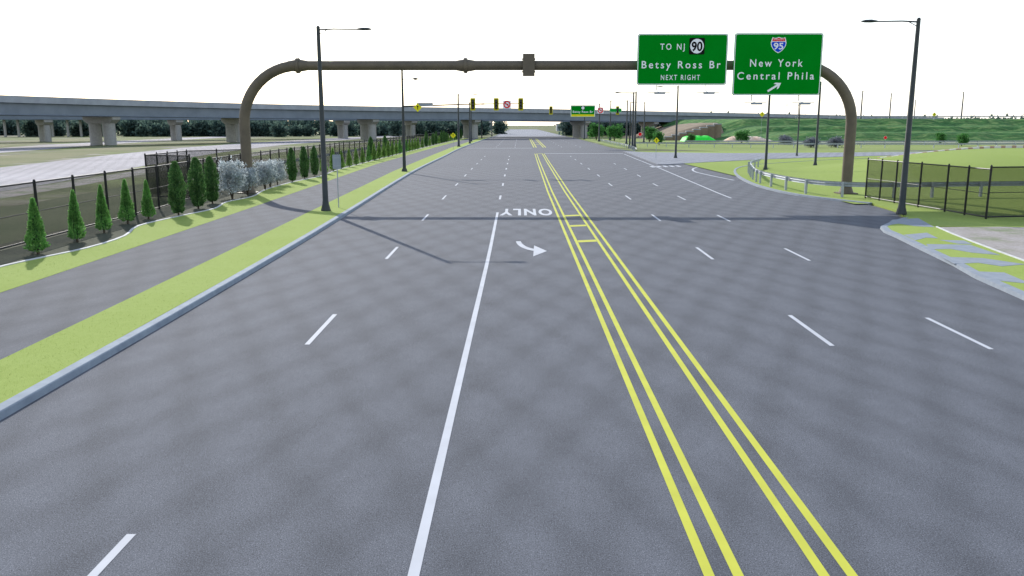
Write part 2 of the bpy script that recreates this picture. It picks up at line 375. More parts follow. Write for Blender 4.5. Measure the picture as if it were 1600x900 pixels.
# ---------------------------------------------------------------- road markings
def quadstrip(tab,y0,y1,w,z,step=4):
    ys=list(np.arange(y0,y1,step))+[y1]; V=[];F=[]
    for y in ys:
        x=interp(tab,y); V+= [(x-w/2,y,z),(x+w/2,y,z)]
    for i in range(len(ys)-1): F.append((2*i,2*i+1,2*i+3,2*i+2))
    return V,F
def marking(parts,mat,label):
    V,F=join(*parts); struct('lane_marking',mk('lane_marking',V,F),mat,label,'road marking')
Z=.005
yo=[(0,-12),(0,60),(.28,110),(.5,140)]
for x0 in (2.02,2.33,3.24,3.54):
    marking([quadstrip([(a+x0,b) for a,b in yo],-12,140,.115,Z)],'yellow','long yellow painted line, one of two double lines')
bars=[]
for y in (33.6,38.9,43.4):
    bars.append(([(2.40,y,Z),(3.17,y+.25,Z),(3.17,y+.85,Z),(2.40,y+.6,Z)],[(0,1,2,3)]))
bars.append(([(2.95,139,Z),(3.7,139,Z),(3.7,139.9,Z),(2.95,139.9,Z)],[(0,1,2,3)]))
marking(bars,'yellow','yellow crossbars between the double lines')
for x0 in (3.0,3.5,5.0,5.5):
    marking([quadstrip([(x0,175),(x0+.4,300)],178,290,.2,Z)],'yellow','yellow painted line past the junction')
marking([([(3.7,204,Z),(4.9,204,Z),(4.9,205.6,Z),(3.7,205.6,Z)],[(0,1,2,3)]),([(3.7,232,Z),(4.9,232,Z),(4.9,234,Z),(3.7,234,Z)],[(0,1,2,3)])],'yellow','yellow crossbars past the junction')
marking([quadstrip([(-1.12,-12),(-1.12,30),(-1.2,45.5)],-12,45.4,.125,Z)],'white','solid white line marking the turn lane')
ST=[-5.8,6.25,17.5,29.3,41.4,53.5,65.6,77.7,89.8,102,114,126]
def dashes(tab,starts,w=.11,L=2.95): return [quadstrip(tab,s,s+L,w,Z) for s in starts]
marking(dashes([(-4.48,0),(-4.53,9),(-4.64,19),(-4.77,31),(-4.87,43),(-4.97,55),(-5.2,90),(-5.3,140)],[-5.8,6.0]+ST[2:]),'white','dashed white lane line')
marking(dashes([(-1.25,50),(-1.45,90),(-1.6,140)],ST[5:],.13),'white','dashed white lane line beyond the turn arrow')
marking(dashes([(6.75,0),(6.78,19),(6.9,31),(7.04,43),(7.15,55),(7.27,68),(7.45,80),(7.8,140)],ST),'white','dashed white lane line')
marking(dashes([(10.02,0),(10.07,18),(10.25,31),(10.45,42),(10.6,55),(10.85,68),(11.25,80),(11.8,110)],[s-.25 for s in ST[:10]]),'white','dashed white lane line near the slip road')
marking(dashes([(-5,178),(-5,290)],[180+14*i for i in range(8)],.16)+dashes([(-1,178),(-1,290)],[180+14*i for i in range(8)],.16)+dashes([(9,178),(9,290)],[180+14*i for i in range(8)],.16)+dashes([(13,178),(13,290)],[180+14*i for i in range(8)],.16),'white','dashed white lane lines past the junction')
marking([quadstrip([(13.8,56),(15.4,92),(16.3,118),(17.4,146)],54.5,138,.14,Z)],'white','solid white edge line before the slip road')
marking([([(4.2,139.6,Z),(17.2,139.6,Z),(17.2,140.5,Z),(4.2,140.5,Z)],[(0,1,2,3)]),([(-11,172,Z),(2.5,172,Z),(2.5,173,Z),(-11,173,Z)],[(0,1,2,3)])],'white','white stop line across the lanes')
P=smoothpath([(18.4,72.5),(17.9,80),(17.9,87),(19.8,94.5),(24.4,101.5),(31,106.6),(48,119.8),(84,136)],2)
marking([sweep([(p[0],p[1],0) for p in P],[(0,Z),(.2,Z)],False)],'white','curved white edge line of the slip road')
zb=[]
for i in range(5):
    x=14.9+i*.8; zb.append(([(x,94.6+i*.35,Z),(x+.42,94.7+i*.35,Z),(x+.5,97.4+i*.35,Z),(x+.08,97.3+i*.35,Z)],[(0,1,2,3)]))
marking(zb,'white','white crosswalk bars at the island tip')
def text_mesh(s,width,capheight=None,offset=0.0,spacing=1.0):
    cu=bpy.data.curves.new('t','FONT'); cu.body=s; cu.size=1; cu.offset=offset; cu.space_character=spacing; cu.resolution_u=4
    o=bpy.data.objects.new('t',cu); COL.objects.link(o); bpy.context.view_layer.update()
    dg=bpy.context.evaluated_depsgraph_get(); me=bpy.data.meshes.new_from_object(o.evaluated_get(dg))
    bpy.data.objects.remove(o)
    co=np.array([v.co[:] for v in me.vertices]); mn=co.min(0); mx=co.max(0)
    capH=.729
    sx=width/(mx[0]-mn[0]); sy=(capheight/capH) if capheight else sx
    for v in me.vertices:
        v.co.x=(v.co.x-(mn[0]+mx[0])/2)*sx; v.co.y=(v.co.y-capH/2)*sy; v.co.z=0
    return me
me=text_mesh('ONLY',2.85,3.4,.034,1.2)
for v in me.vertices: v.co.x,v.co.y,v.co.z=.36-v.co.x,45.5-v.co.y,Z
struct('lane_marking',me,'white','white painted word ONLY facing oncoming traffic','road marking')
arc=[(-.05,33.9),(.02,33.1),(.18,32.3),(.42,31.7),(.62,31.45)]
A=smoothpath(arc,.2); AN=normals(A); a=[(p[0]+n[0]*.1*(1+i*.02),p[1]+n[1]*.24,Z) for i,(p,n) in enumerate(zip(A,AN))]; b=[(p[0]-n[0]*.1,p[1]-n[1]*.32,Z) for p,n in zip(A,AN)]
n=len(A); arrow=(a+b,[(i,i+1,n+i+1,n+i) for i in range(n-1)])
head=([(.58,32.7,Z+.003),(1.04,31.2,Z+.003),(.50,29.9,Z+.003)],[(0,1,2)])
V,F=join(arrow,head); struct('lane_marking',finish(mk('arrow',V,F)),'white','white painted turn arrow facing oncoming traffic','road marking')
# ---------------------------------------------------------------- gantry
GY=57.0; BZ=8.56; XL=-18.55; XR=22.2; RR=3.8
g=thing('sign_gantry','brown steel tubular arch gantry spanning the avenue','gantry',(0,GY,0))
def leg(x,s):
    p=[(x,0,0),(x,0,BZ-RR)]
    for k in range(1,13):
        t=k/12*math.pi/2; p.append((x+s*RR*(1-math.cos(t)),0,BZ-RR+RR*math.sin(t)))
    return p
part('leg',tube(leg(XL,1),.35,20),'brown',g,smooth=True)
part('leg',tube(leg(XR,-1),.35,20),'brown',g,smooth=True)
part('beam',tube([(XL+RR,0,BZ),(XR-RR,0,BZ)],.31,20),'brown',g,smooth=True)
for x in (XL+RR,-3.6,XR-RR):
    part('flange',tube([(x-.65,0,BZ),(x-.1,0,BZ),(x-.1,0,BZ),(x+.1,0,BZ),(x+.1,0,BZ),(x+.65,0,BZ)],[.315,.41,.50,.50,.41,.315],20),'brown',g,smooth=True)
part('mounting_bracket',join(box(.2,.98,-.50,-.42,BZ-.72,BZ+.72),box(.28,.34,-.42,-.3,BZ-.7,BZ+.7),box(.84,.90,-.42,-.3,BZ-.7,BZ+.7),box(.15,1.03,-.36,.40,BZ+.36,BZ+.44),box(.15,1.03,-.36,.40,BZ-.44,BZ-.36)),'brown',g)
for x in (XL,XR):
    part('base_plate',join(box(x-.6,x+.6,-.6,.6,0,.18),tube([(x,0,.18),(x,0,.5)],[.48,.37],16)),'brown',g)
# ---------------------------------------------------------------- signs
def rrect(w,h,r,seg=5):
    pts=[]
    for cx,cy,a0 in ((w/2-r,h/2-r,0),(-w/2+r,h/2-r,90),(-w/2+r,-h/2+r,180),(w/2-r,-h/2+r,270)):
        for k in range(seg+1):
            a=R(a0+90*k/seg); pts.append((cx+r*math.cos(a),cy+r*math.sin(a)))
    return pts
def plate(pts,y0,y1):
    n=len(pts); V=[(x,y0,z) for x,z in pts]+[(x,y1,z) for x,z in pts]
    return V,[tuple(range(n)),tuple(range(2*n-1,n-1,-1))]+[(i,(i+1)%n,n+(i+1)%n,n+i) for i in range(n)]
def ring(po,pi,y0,y1):
    n=len(po); V=[(x,y0,z) for x,z in po]+[(x,y0,z) for x,z in pi]+[(x,y1,z) for x,z in po]+[(x,y1,z) for x,z in pi]; F=[]
    for i in range(n):
        j=(i+1)%n; F+=[(i,j,n+j,n+i),(2*n+i,2*n+j,j,i),(n+i,n+j,3*n+j,3*n+i)]
    return V,F
def lettering(par,s,x,z,w,cap,mat='wsign',y=-.045,name='lettering',off=.010,sp=1.38):
    me=text_mesh(s,w,cap,off,sp)
    for v in me.vertices: v.co.x,v.co.y,v.co.z=v.co.x+x,y,v.co.y+z
    return obj(name,me,mat,par)
S=.0418
def overhead(label,x0,x1,z0,z1,y):
    cx=(x0+x1)/2;cz=(z0+z1)/2;w=x1-x0;h=z1-z0
    t=thing('highway_sign',label,'road sign',(cx,y,cz))
    part('panel',plate(rrect(w,h,.16),-.03,.03),'green',t)
    part('border',ring(rrect(w-.06,h-.06,.15),rrect(w-.15,h-.15,.12),-.036,-.028),'wsign',t)
    for fx in (-.36,0,.36):
        part('bracket',join(box(fx*w-.05,fx*w+.05,.05,.2,-h/2+.1,h/2-.1),box(fx*w-.12,fx*w+.12,.2,.45,BZ-cz-.3,BZ-cz-.2),box(fx*w-.12,fx*w+.12,.2,.45,BZ-cz+.2,BZ-cz+.3)),'galv',t)
    for fx in (-.27,.27):
        X=fx*w
        part('sign_light',join(tube([(X,.1,-h/2+.1),(X,.05,-h/2-.35),(X,-1.2,-h/2-.55)],.03,8),tube([(X-.72,-.9,-h/2-.5),(X+.72,-.9,-h/2-.5)],.022,8),box(X-.34,X+.34,-1.32,-1.05,-h/2-.62,-h/2-.53)),'alum',t)
    return t,w,h
def px(xp,yp,cx,cy): return ((xp-cx)*S,(cy-yp)*S)
t,w,h=overhead('green highway sign reading TO NJ 90 Betsy Ross Br',7.66,13.53,7.26,10.50,GY-.75)
c=(1065,93)
x,z=px(1049,73.5,*c); lettering(t,'TO NJ',x,z,38*S,9.5*S)
x,z=px(1063.5,100.5,*c); lettering(t,'Betsy Ross Br',x,z,123*S,11.5*S)
x,z=px(1063,120,*c); lettering(t,'NEXT RIGHT',x,z,61*S,8*S)
x,z=px(1087,73,*c)
sh=part('route_shield',plate([(a+x,b+z) for a,b in rrect(24*S,25*S,.08)],-.05,-.03),'bsign',t)
part('disc',plate([(x+10.5*S*math.cos(R(k*12)),z+11*S*math.sin(R(k*12))) for k in range(30)],-.06,-.045),'wsign',sh)
lettering(sh,'90',x,z,17*S,14*S,'bsign',-.064,off=.03,sp=1)
t,w,h=overhead('green highway sign reading 95 New York Central Phila with arrow',13.95,19.68,6.60,10.53,GY-.75)
c=(1213.5,100.5)
x,z=px(1211.5,98,*c); lettering(t,'New York',x,z,82*S,11.5*S)
x,z=px(1211.5,117.5,*c); lettering(t,'Central Phila',x,z,120*S,11.5*S)
x,z=px(1213,71,*c)
def shieldpts(s):
    p=[(0,-1.0),(.28,-.86),(.62,-.58),(.88,-.2),(.97,.2),(.9,.55),(.78,.9),(.5,.8),(.25,.84),(0,.92)]
    p=[(a*s,b*s) for a,b in p]; return p+[(-a,b) for a,b in p[1:-1]][::-1]
s0=12.5*S
sh=part('interstate_shield',plate([(a+x,b+z) for a,b in shieldpts(s0)],-.05,-.03),'wsign',t)
part('blue_field',plate([(a*.9+x,min(b,.38*s0)*.9+z) for a,b in shieldpts(s0)],-.056,-.045),'blue',sh)
topb=[(.9,.47),(.88,.55),(.78,.9),(.5,.8),(.25,.84),(0,.92)]; topb=[(a*s0*.9,b*s0*.9) for a,b in topb]; topb=topb+[(-a,b) for a,b in topb[:-1]][::-1]
part('red_band',plate([(a+x,b+z) for a,b in topb],-.058,-.045),'red',sh)
lettering(sh,'INTERSTATE',x,z+.60*s0,1.25*s0,.15*s0,'wsign',-.062,off=0,sp=1.1)
lettering(sh,'95',x,z-.14*s0,1.2*s0,.8*s0,'wsign',-.062,off=.02,sp=1)
x,z=px(1210.5,135,*c)
ar=[(-12,-1.5),(5,-1.5),(1.5,-5),(4.8,-5),(12,0),(4.8,5),(1.5,5),(5,1.5),(-12,1.5)]
ca,sa=math.cos(R(32)),math.sin(R(32))
part('arrow',plate([(x+S*(a*ca-b*sa),z+S*(a*sa+b*ca)) for a,b in ar],-.045,-.028),'wsign',t)
# ---------------------------------------------------------------- street lamps
lamp=thing('street_lamp','tall dark tapered street lamp with one slim arm','street lamp',(-10.5,45,.12),0,'street lamps along the avenue')
H=9.55
part('pole',tube([(0,0,0),(0,0,.5),(0,0,.52),(0,0,H)],[.19,.175,.16,.095],14),'pole',lamp,smooth=True)
part('base',tube([(0,0,0),(0,0,.05),(0,0,.35)],[.27,.27,.19],12),'pole',lamp)
part('arm',join(tube([(0,0,H-.12),(.8,0,H-.08),(2.1,0,H-.1)],[.04,.035,.03],8),tube([(0,0,H-.35),(.5,0,H-.1)],.02,6)),'pole',lamp,smooth=True)
hd=[(1.95,.03,.03),(2.05,.10,.06),(2.3,.17,.10),(2.6,.17,.09),(2.78,.09,.04)]
V=[];F=[]
for (xx,ry,rz) in hd:
    for k in range(10):
        a_=2*math.pi*k/10; V.append((xx,ry*math.cos(a_),H-.1+rz*math.sin(a_)*(1 if math.sin(a_)>0 else .5)))
for i in range(4):
    for k in range(10): F.append((i*10+k,i*10+(k+1)%10,(i+1)*10+(k+1)%10,(i+1)*10+k))
F+= [tuple(range(9,-1,-1)),tuple(range(40,50))]
part('lamp_head',(V,F),'pole',lamp,smooth=True)
part('cap',tube([(0,0,H),(0,0,H+.08)],[.11,.06],10),'pole',lamp)
dup(lamp,(19.9,43.5,.12),math.pi,1.02)
def fat(s,k=1.35): return (s*k,s*k,s)
for (x,y,rz,s) in [(-13,180,0,1.15),(-13.4,234,0,1.05),(-13,290,0,1),(22,119,math.pi,1.04),(25.7,88,math.pi,.95),(34,97,math.pi*.8,.98),(22.8,171,math.pi,1.15),(26.5,210,math.pi,1.1),(22.5,240,math.pi,1.1),(42,128,2.6,.8),
                   (24.5,180,math.pi,1.2),(28,262,math.pi,1.25),(-12.4,210,0,1.05),(33,225,math.pi,1.1),(21,275,math.pi,1.1),(-11.5,350,0,1.1)]:
    dup(lamp,(x,y,.05),rz,fat(s,1.0 if y<130 else 1.3))
for (x,y,s,rz) in [(114,285,.98,0),(124,286,.9,3.1),(149,288,.95,1.2),(171,286,.85,0),(98,300,.6,0),(135,292,.7,.4)]:
    o=dup(lamp,(x,y,6.4),rz,fat(s,1.7),'slim dark highway lamp standing on the embankment'); o['group']='highway lamps on the embankment'
# ---------------------------------------------------------------- signals
def signal_head(par,x,y,z,k=1):
    hh=part('signal_head',box(x-.13*k,x+.13*k,y-.16,y+.04,z-.46*k,z+.46*k),'bsign',par)
    part('backplate',ring([(x+a,z+b) for a,b in rrect(.50*k,1.2*k,.06,2)],[(x+a,z+b) for a,b in rrect(.24*k,.9*k,.03,2)],y-.03,y+.0),'ysig',hh)
    for dz in (.3,0,-.3):
        part('lens',tube([(x,y-.17,z+dz*k),(x,y-.24,z+dz*k)],[.10,.105],12),'lens',hh)
def mast(loc,H,armz,L,s,heads,lamparm,label,k=1):
    t=thing('traffic_signal',label,'traffic signal',loc,0,'traffic signals over the avenue')
    part('pole',tube([(0,0,0),(0,0,H)],[.17,.09],12),'pole',t,smooth=True)
    part('base',tube([(0,0,0),(0,0,.3)],[.3,.24],12),'pole',t)
    part('mast_arm',tube([(0,0,armz-.2),(s*L*.5,0,armz),(s*L,0,armz+.1)],[.08,.055,.035],10),'pole',t,smooth=True)
    for q in heads: signal_head(t,s*q,-.18,armz-.0,k)
    if lamparm:
        part('lamp_arm',join(tube([(0,0,lamparm),(s*1.1,0,lamparm+.05)],.035,8),tube([(s*1.0,0,lamparm+.05),(s*1.25,0,lamparm+.05),(s*1.55,0,lamparm+.02)],[.03,.13,.05],8)),'pole',t)
    return t
mast((-11.5,83.7,.12),9.8,6.55,12,1,[6.9,9.2,11.6],8.95,'dark signal mast with long arm and three yellow-edged signals')
mast((22.0,169,.1),9.0,7.4,16.5,-1,[15.8,2.6],None,'dark signal mast with long arm reaching over the lanes',1.35)
def small_sign(loc,kind,w,h,label,poleh=0,rot=0):
    t=thing('road_sign',label,'road sign',loc,rot)
    if poleh: part('post',tube([(0,0.04,0),(0,0.04,poleh+h*.3)],.03,8),'galv',t)
    z=poleh
    if kind=='noturn':
        part('panel',plate([(a,b+z) for a,b in rrect(w,h,.05)],-.02,0),'wsign',t)
        c1=[(.46*w*math.cos(R(k*12)),z+.46*w*math.sin(R(k*12))) for k in range(30)]; c2=[(a*.66,z+(b-z)*.66) for a,b in c1]
        part('prohibition_ring',join(ring(c1,c2,-.03,-.02),plate([(-.28*w,z+.19*w),(-.19*w,z+.28*w),(.28*w,z-.19*w),(.19*w,z-.28*w)],-.032,-.02)),'red',t)
        part('arrow',join(plate([(.1*w,z-.2*w),(.17*w,z-.2*w),(.17*w,z+.08*w),(.1*w,z+.08*w)],-.026,-.02),plate([(-.12*w,z+.02*w),(.1*w,z+.02*w),(.1*w,z+.09*w),(-.12*w,z+.09*w)],-.026,-.02),plate([(-.12*w,z-.04*w),(-.25*w,z+.055*w),(-.12*w,z+.15*w)],-.026,-.02)),'bsign',t)
    elif kind=='diamond':
        part('panel',plate([(0,z-w*.6),(w*.6,z),(0,z+w*.6),(-w*.6,z)],-.02,0),'ysign',t)
        part('symbol',plate([(-.05*w,z-.25*w),(.05*w,z-.25*w),(.05*w,z+.1*w),(.15*w,z+.1*w),(0,z+.3*w),(-.15*w,z+.1*w),(-.05*w,z+.1*w)],-.026,-.02),'bsign',t)
    elif kind=='name':
        part('panel',plate([(a,b+z) for a,b in rrect(w,h,.05)],-.02,0),'sgreen',t)
        part('border',ring([(a,b+z) for a,b in rrect(w*.97,h*.9,.04)],[(a,b+z) for a,b in rrect(w*.93,h*.78,.03)],-.026,-.02),'wsign',t)
    elif kind=='back':
        part('panel',plate([(a,b+z) for a,b in rrect(w,h,.05)],-.02,0),'alum',t)
        part('stiffener',join(box(-w*.4,w*.4,-.04,-.02,z+h*.25,z+h*.3),box(-w*.4,w*.4,-.04,-.02,z-h*.3,z-h*.25)),'galv',t)
    elif kind=='stop':
        part('panel',plate([(w/2*math.cos(R(22.5+45*k)),z+w/2*math.sin(R(22.5+45*k))) for k in range(8)],-.02,0),'red',t)
        part('border',ring([(w*.48*math.cos(R(22.5+45*k)),z+w*.48*math.sin(R(22.5+45*k))) for k in range(8)],[(w*.44*math.cos(R(22.5+45*k)),z+w*.44*math.sin(R(22.5+45*k))) for k in range(8)],-.026,-.02),'wsign',t)
    return t
small_sign((-1.25,83.4,6.65),'noturn',.78,.78,'white square sign with red no-left-turn symbol on the signal arm')
small_sign((-9.3,83.4,6.65),'back',1.6,.32,'pale horizontal plate hung on the signal arm')
small_sign((-10.0,83.3,6.35),'diamond',.7,.7,'small yellow diamond warning sign on the signal arm')
small_sign((16.0,168.7,7.5),'noturn',1.2,1.2,'white square no-turn sign hung on the signal arm')
small_sign((19.0,168.7,7.5),'name',2.4,.8,'green street name plate hung on the signal arm')
small_sign((-10.2,46.8,.12),'back',.46,.8,'grey back of a rectangular sign on a thin post',2.55)
small_sign((18.6,115,.1),'diamond',.7,.7,'yellow diamond warning sign on a thin post',2.5)
small_sign((78,181,0),'stop',.8,.8,'small red octagonal sign on a thin post',2.0)
small_sign((66,232,0),'diamond',1.2,1.2,'yellow diamond warning sign beside the guardrail',7.5)
small_sign((136,280,6),'diamond',1.2,1.2,'yellow diamond warning sign on the embankment',2.0)
small_sign((27,190,0),'stop',.9,.9,'small red octagonal sign on a thin post',2.6)
small_sign((-12.6,160,.12),'diamond',.9,.9,'yellow diamond warning sign beside the avenue',2.6)
t=thing('highway_sign','green overhead sign with yellow lower panel above the far junction','road sign',(12.5,168.5,7.35))
part('panel',plate(rrect(4.9,2.3,.15),-.05,.05),'green',t); part('border',ring(rrect(4.8,2.2,.14),rrect(4.6,2.0,.1),-.06,-.05),'wsign',t)
part('yellow_panel',plate([(-2.3,-1.05),(2.3,-1.05),(2.3,-.62),(-2.3,-.62)],-.07,-.05),'ysign',t)
lettering(t,'Betsy Ross Br',0,-.1,4.0,.42,y=-.07,sp=1.1)
sh=part('route_shield',plate([(a,b+.62) for a,b in rrect(.75,.7,.05)],-.07,-.05),'bsign',t)
part('disc',plate([(.3*math.cos(R(k*20)),.62+.3*math.sin(R(k*20))) for k in range(18)],-.08,-.065),'wsign',sh)
# ---------------------------------------------------------------- fences
def fence(path,h,label,spacing=3.,post_r=.055,zb=.1,group=None):
    pts=[]
    for i in range(len(path)-1):
        a,b=path[i],path[i+1]; L=math.hypot(b[0]-a[0],b[1]-a[1]); n=max(1,round(L/spacing))
        for k in range(n): pts.append((a[0]+(b[0]-a[0])*k/n,a[1]+(b[1]-a[1])*k/n))
    pts.append(path[-1])
    o0=pts[0]; t=thing('chain_link_fence',label,'fence',(o0[0],o0[1],zb),0,group)
    L=[(p[0]-o0[0],p[1]-o0[1]) for p in pts]
    pm=None
    for p in L:
        if pm is None: o=part('post',tube([(0,0,0),(0,0,h),(0,0,h+.07)],[post_r,post_r,post_r*.5],8),'black',t,(p[0],p[1],0)); pm=o.data
        else: obj('post',pm,None,t,(p[0],p[1],0))
    for z in (h-.05,.10,h*.5):
        part('rail',tube([(p[0],p[1],z) for p in L],.038 if z!=h*.5 else .018,6),'black',t)
    V=[];F=[];uv=[];u=0
    for i,p in enumerate(L):
        if i: u+=math.hypot(p[0]-L[i-1][0],p[1]-L[i-1][1])
        V+=[(p[0],p[1],.06),(p[0],p[1],h-.04)]; uv.append(u)
    me=bpy.data.meshes.new('mesh_panel'); F=[(2*i,2*i+2,2*i+3,2*i+1) for i in range(len(L)-1)]
    me.from_pydata(V,[],F); ul=me.uv_layers.new(name='UVMap')
    for lp in me.loops:
        vi=lp.vertex_index; ul.data[lp.index].uv=(uv[vi//2],V[vi][2])
    obj('mesh_panel',me,'chain',t)
    return t
fence([(-19.2,8),(-19.2,30),(-20.0,46),(-20.6,52),(-21.8,68),(-23,110)],2.4,'tall black chain-link fence behind the hedge row',3,.06)
fence([(-23,110),(-23.4,160),(-23.4,280)],2.35,'black chain-link fence receding towards the overpass',4,.06)
fence([(-20.6,52.3),(-23.9,53.5),(-24.6,62),(-21.6,66)],2.75,'short taller enclosure of black chain-link fencing',2,.055)
fence([(22.1,53.5),(22.4,50),(22.9,45),(23.2,41.5)],2.5,'black chain-link fence panels on the grass verge',2.3,.052,.1)
fence([(23.2,41.5),(29,42.6),(44,45)],2.6,'black chain-link fence turning along the lawn',5.9,.055,.1)
# ---------------------------------------------------------------- guardrails
def guardrail(path,label,zb=0,spacing=2.,hgt=.72):
    P=smoothpath(path,1.5); o0=P[0]; L=[(p[0]-o0[0],p[1]-o0[1],(p[2] if len(p)>2 else 0)) for p in P]
    t=thing('guardrail',label,'guardrail',(o0[0],o0[1],zb))
    pr=[(.0,hgt-.31),(-.07,hgt-.27),(-.07,hgt-.20),(0,hgt-.155),(-.07,hgt-.11),(-.07,hgt-.04),(0,hgt),(.012,hgt),(-.05,hgt-.04),(-.05,hgt-.11),(.012,hgt-.155),(-.05,hgt-.2),(-.05,hgt-.27),(.012,hgt-.31)]
    part('beam',sweep(L,pr),'galv',t)
    pm=None; acc=spacing; cnt=0; NN=normals(L)
    for i in range(len(L)):
        if i: acc+=math.hypot(L[i][0]-L[i-1][0],L[i][1]-L[i-1][1])
        if acc>=spacing and cnt<98:
            acc=0; cnt+=1
            if pm is None: o=part('post',join(box(.08,.23,-.07,.07,-.1,hgt-.02),box(.012,.08,-.06,.06,hgt-.3,hgt-.05)),'galv',t,L[i]); pm=o.data
            else: o=obj('post',pm,None,t,L[i])
            n=NN[i]; o.rotation_euler=(0,0,math.atan2(n[1],n[0]))
    return t
guardrail([(40,56.5),(30,54.8),(24,53.9),(21.0,54.4),(19.6,57),(19.2,62),(19.6,69),(21.5,78),(23.6,86),(26.5,93)][::-1],'galvanised guardrail curving round the grass mound',.1,1.9,.98)
guardrail([(150,60),(90,58),(60,57),(40,56.5)][::-1],'galvanised guardrail running along the lawn',.1,3,.98)
guardrail([(20.8,150.5),(22.5,180),(23,240)][::-1],'galvanised guardrail beside the far carriageway',0,3)
guardrail([(24,185),(50,176),(90,174),(140,180),(220,190)],'long galvanised guardrail across the field',0,3.5,1.0)
guardrail([(40,205),(80,200),(140,206),(260,215)],'distant galvanised guardrail at the foot of the embankment',0,4,1.0)
guardrail([(92,284),(160,284),(260,286),(400,290)],'galvanised guardrail on top of the embankment',6.5,5,1.1)
guardrail([(-26,90),(-27,150),(-27,220),(-26,300)],'galvanised guardrail beyond the fence',0,4,.8)
# ---------------------------------------------------------------- overpass
BP=[(-150,40,10.6),(-135,95,10.6),(-118,150,10.6),(-99,200,10.5),(-79,235,10.4),(-48,268,10.3),(0,300,10.2),(50,330,9.7),(95,352,9.2),(140,372,8.6),(190,392,8.0)]
def viaduct(path,label,W,gd,piers,colr,cols):
    P=smoothpath(path,6); br=thing('overpass_bridge',label,'bridge'); NN=normals(P)
    part('deck',sweep(P,[(-W,-1.15),(-W,-1.4),(W,-1.4),(W,-1.15)]),'deckc',br)
    for s in (-1,1):
        part('parapet',sweep(P,[(s*(W+.05),-1.42),(s*(W+.05),0),(s*(W-.25),0),(s*(W-.4),-1.14)]),'deckc',br)
    for o_ in np.linspace(-W+.8,W-.8,5):
        part('girder',sweep(P,[(o_-.35,-1.41),(o_+.35,-1.41),(o_+.06,-1.55),(o_+.06,-gd+.2),(o_+.35,-gd),(o_-.35,-gd),(o_-.06,-gd+.2),(o_-.06,-1.55)]),'bluesteel',br)
    for (x,y) in piers:
        i=min(range(len(P)),key=lambda i:(P[i][0]-x)**2+(P[i][1]-y)**2)
        p=P[i]; n=NN[i]; a=math.atan2(n[1],n[0]); zt=p[2]-gd-.02; w=W*.85
        pr=[(-w,zt-.7),(-w+1.5,zt-1.6),(w-1.5,zt-1.6),(w,zt-.7),(w,zt),(-w,zt)]
        V=[(x_,-1.1,z_) for x_,z_ in pr]+[(x_,1.1,z_) for x_,z_ in pr]; F=[tuple(range(6)),tuple(range(11,5,-1))]+[(k,(k+1)%6,6+(k+1)%6,6+k) for k in range(6)]
        pp=part('pier',(V,F),'conc',br,(p[0],p[1],0),(0,0,a))
        for c_ in cols: part('column',tube([(c_,0,-.1),(c_,0,zt-1.55)],colr,16),'conc',pp,smooth=True)
    return br
viaduct(BP,'long curved highway overpass with blue-grey girders on concrete piers',6,3.9,[(-135,95),(-120,145),(-99,200),(-79,235),(-48,268),(-17,289),(24,315),(48,329)],1.35,(-2.4,2.4))
viaduct([(-230,120,9.2),(-190,180,9.3),(-150,226,9.5),(-118,258,9.6),(-84,286,9.6),(-46,312,9.6),(0,336,9.4),(50,362,9.0)],'second grey overpass running behind the first on pale columns',5,3.4,[(-190,180),(-158,217),(-136,241),(-106,268),(-94,278),(-62,301),(-40,315),(26,350)],.9,(-2.4,2.4))
struct('hill',finish(mk('slope',*grid(40,66,14,268,340,14,lambda x,y:-.03+5.4*sm(42,64,x)**.8*sm(268,282,y)))),'tan','tan paved slope beneath the end of the overpass','hill')
ab=thing('bridge_abutment','brown concrete abutment where the overpass meets the embankment','abutment',(63,312,0))
part('wall',join(box(-1,26,-2,0,0,5.6),box(-1,26,-2.4,-2.01,5.1,5.6)),'tan',ab,rot=(0,0,.5))
bw=thing('retaining_wall','stepped brown retaining wall below the overpass end','wall',(42,258,0))
part('wall_block',join(*[box(i*2.4,i*2.4+2.4,i*1.2,i*1.2+1.5,-.1,.4+i*.55) for i in range(9)]),'tan',bw)
part('coping',join(*[box(i*2.4,i*2.4+2.38,i*1.2-.1,i*1.2+1.6,.402+i*.55,.65+i*.55) for i in range(9)]),'deckc',bw)
tp=thing('tarpaulin','bright green tarpaulin spread over flat stacked material','tarpaulin',(46,236,0))
part('sheet',grid(0,10,14,0,7,8,lambda x,y:.1+1.5*sm(0,1.2,x)*sm(10,7,x)*sm(0,1.6,y)*(1+.06*math.sin(x*3))),'tarp',tp)
part('underlay',box(.3,9.7,.5,6.5,-.05,.08),'mulch',tp)
eh=thing('earth_heap','low flat beige heap of excavated earth','earth heap',(57,235,0))
part('heap',grid(0,17,26,0,9,12,lambda x,y:-.1+1.5*sm(0,3,x)*sm(17,9,x)*sm(0,4,y)*sm(9,6,y)*(1+.12*math.sin(x*2.1+y))),'orange',eh)
B2=smoothpath([(-330,330,8.6),(-220,338,8.6),(-165,343,8.5)],10)
b2=thing('overpass_bridge','lower grey overpass on many slim concrete columns','bridge')
part('deck',sweep(B2,[(-5,-1.9),(-5,-.9),(5,-.9),(5,-1.9)]),'deckc',b2)
part('parapet',sweep(B2,[(4.9,-.898),(4.9,0),(4.6,0),(4.6,-.898)]),'deckc',b2)
part('parapet',sweep(B2,[(-4.9,-.898),(-4.9,0),(-4.6,0),(-4.6,-.898)]),'deckc',b2)
for i in range(2,len(B2)-1,1):
    p=B2[i]
    for q in (-2.2,2.2): part('pier',tube([(p[0]+q,p[1]+q*.4,-.1),(p[0]+q,p[1]+q*.4,p[2]-1.9)],.5,10),'conc',b2)
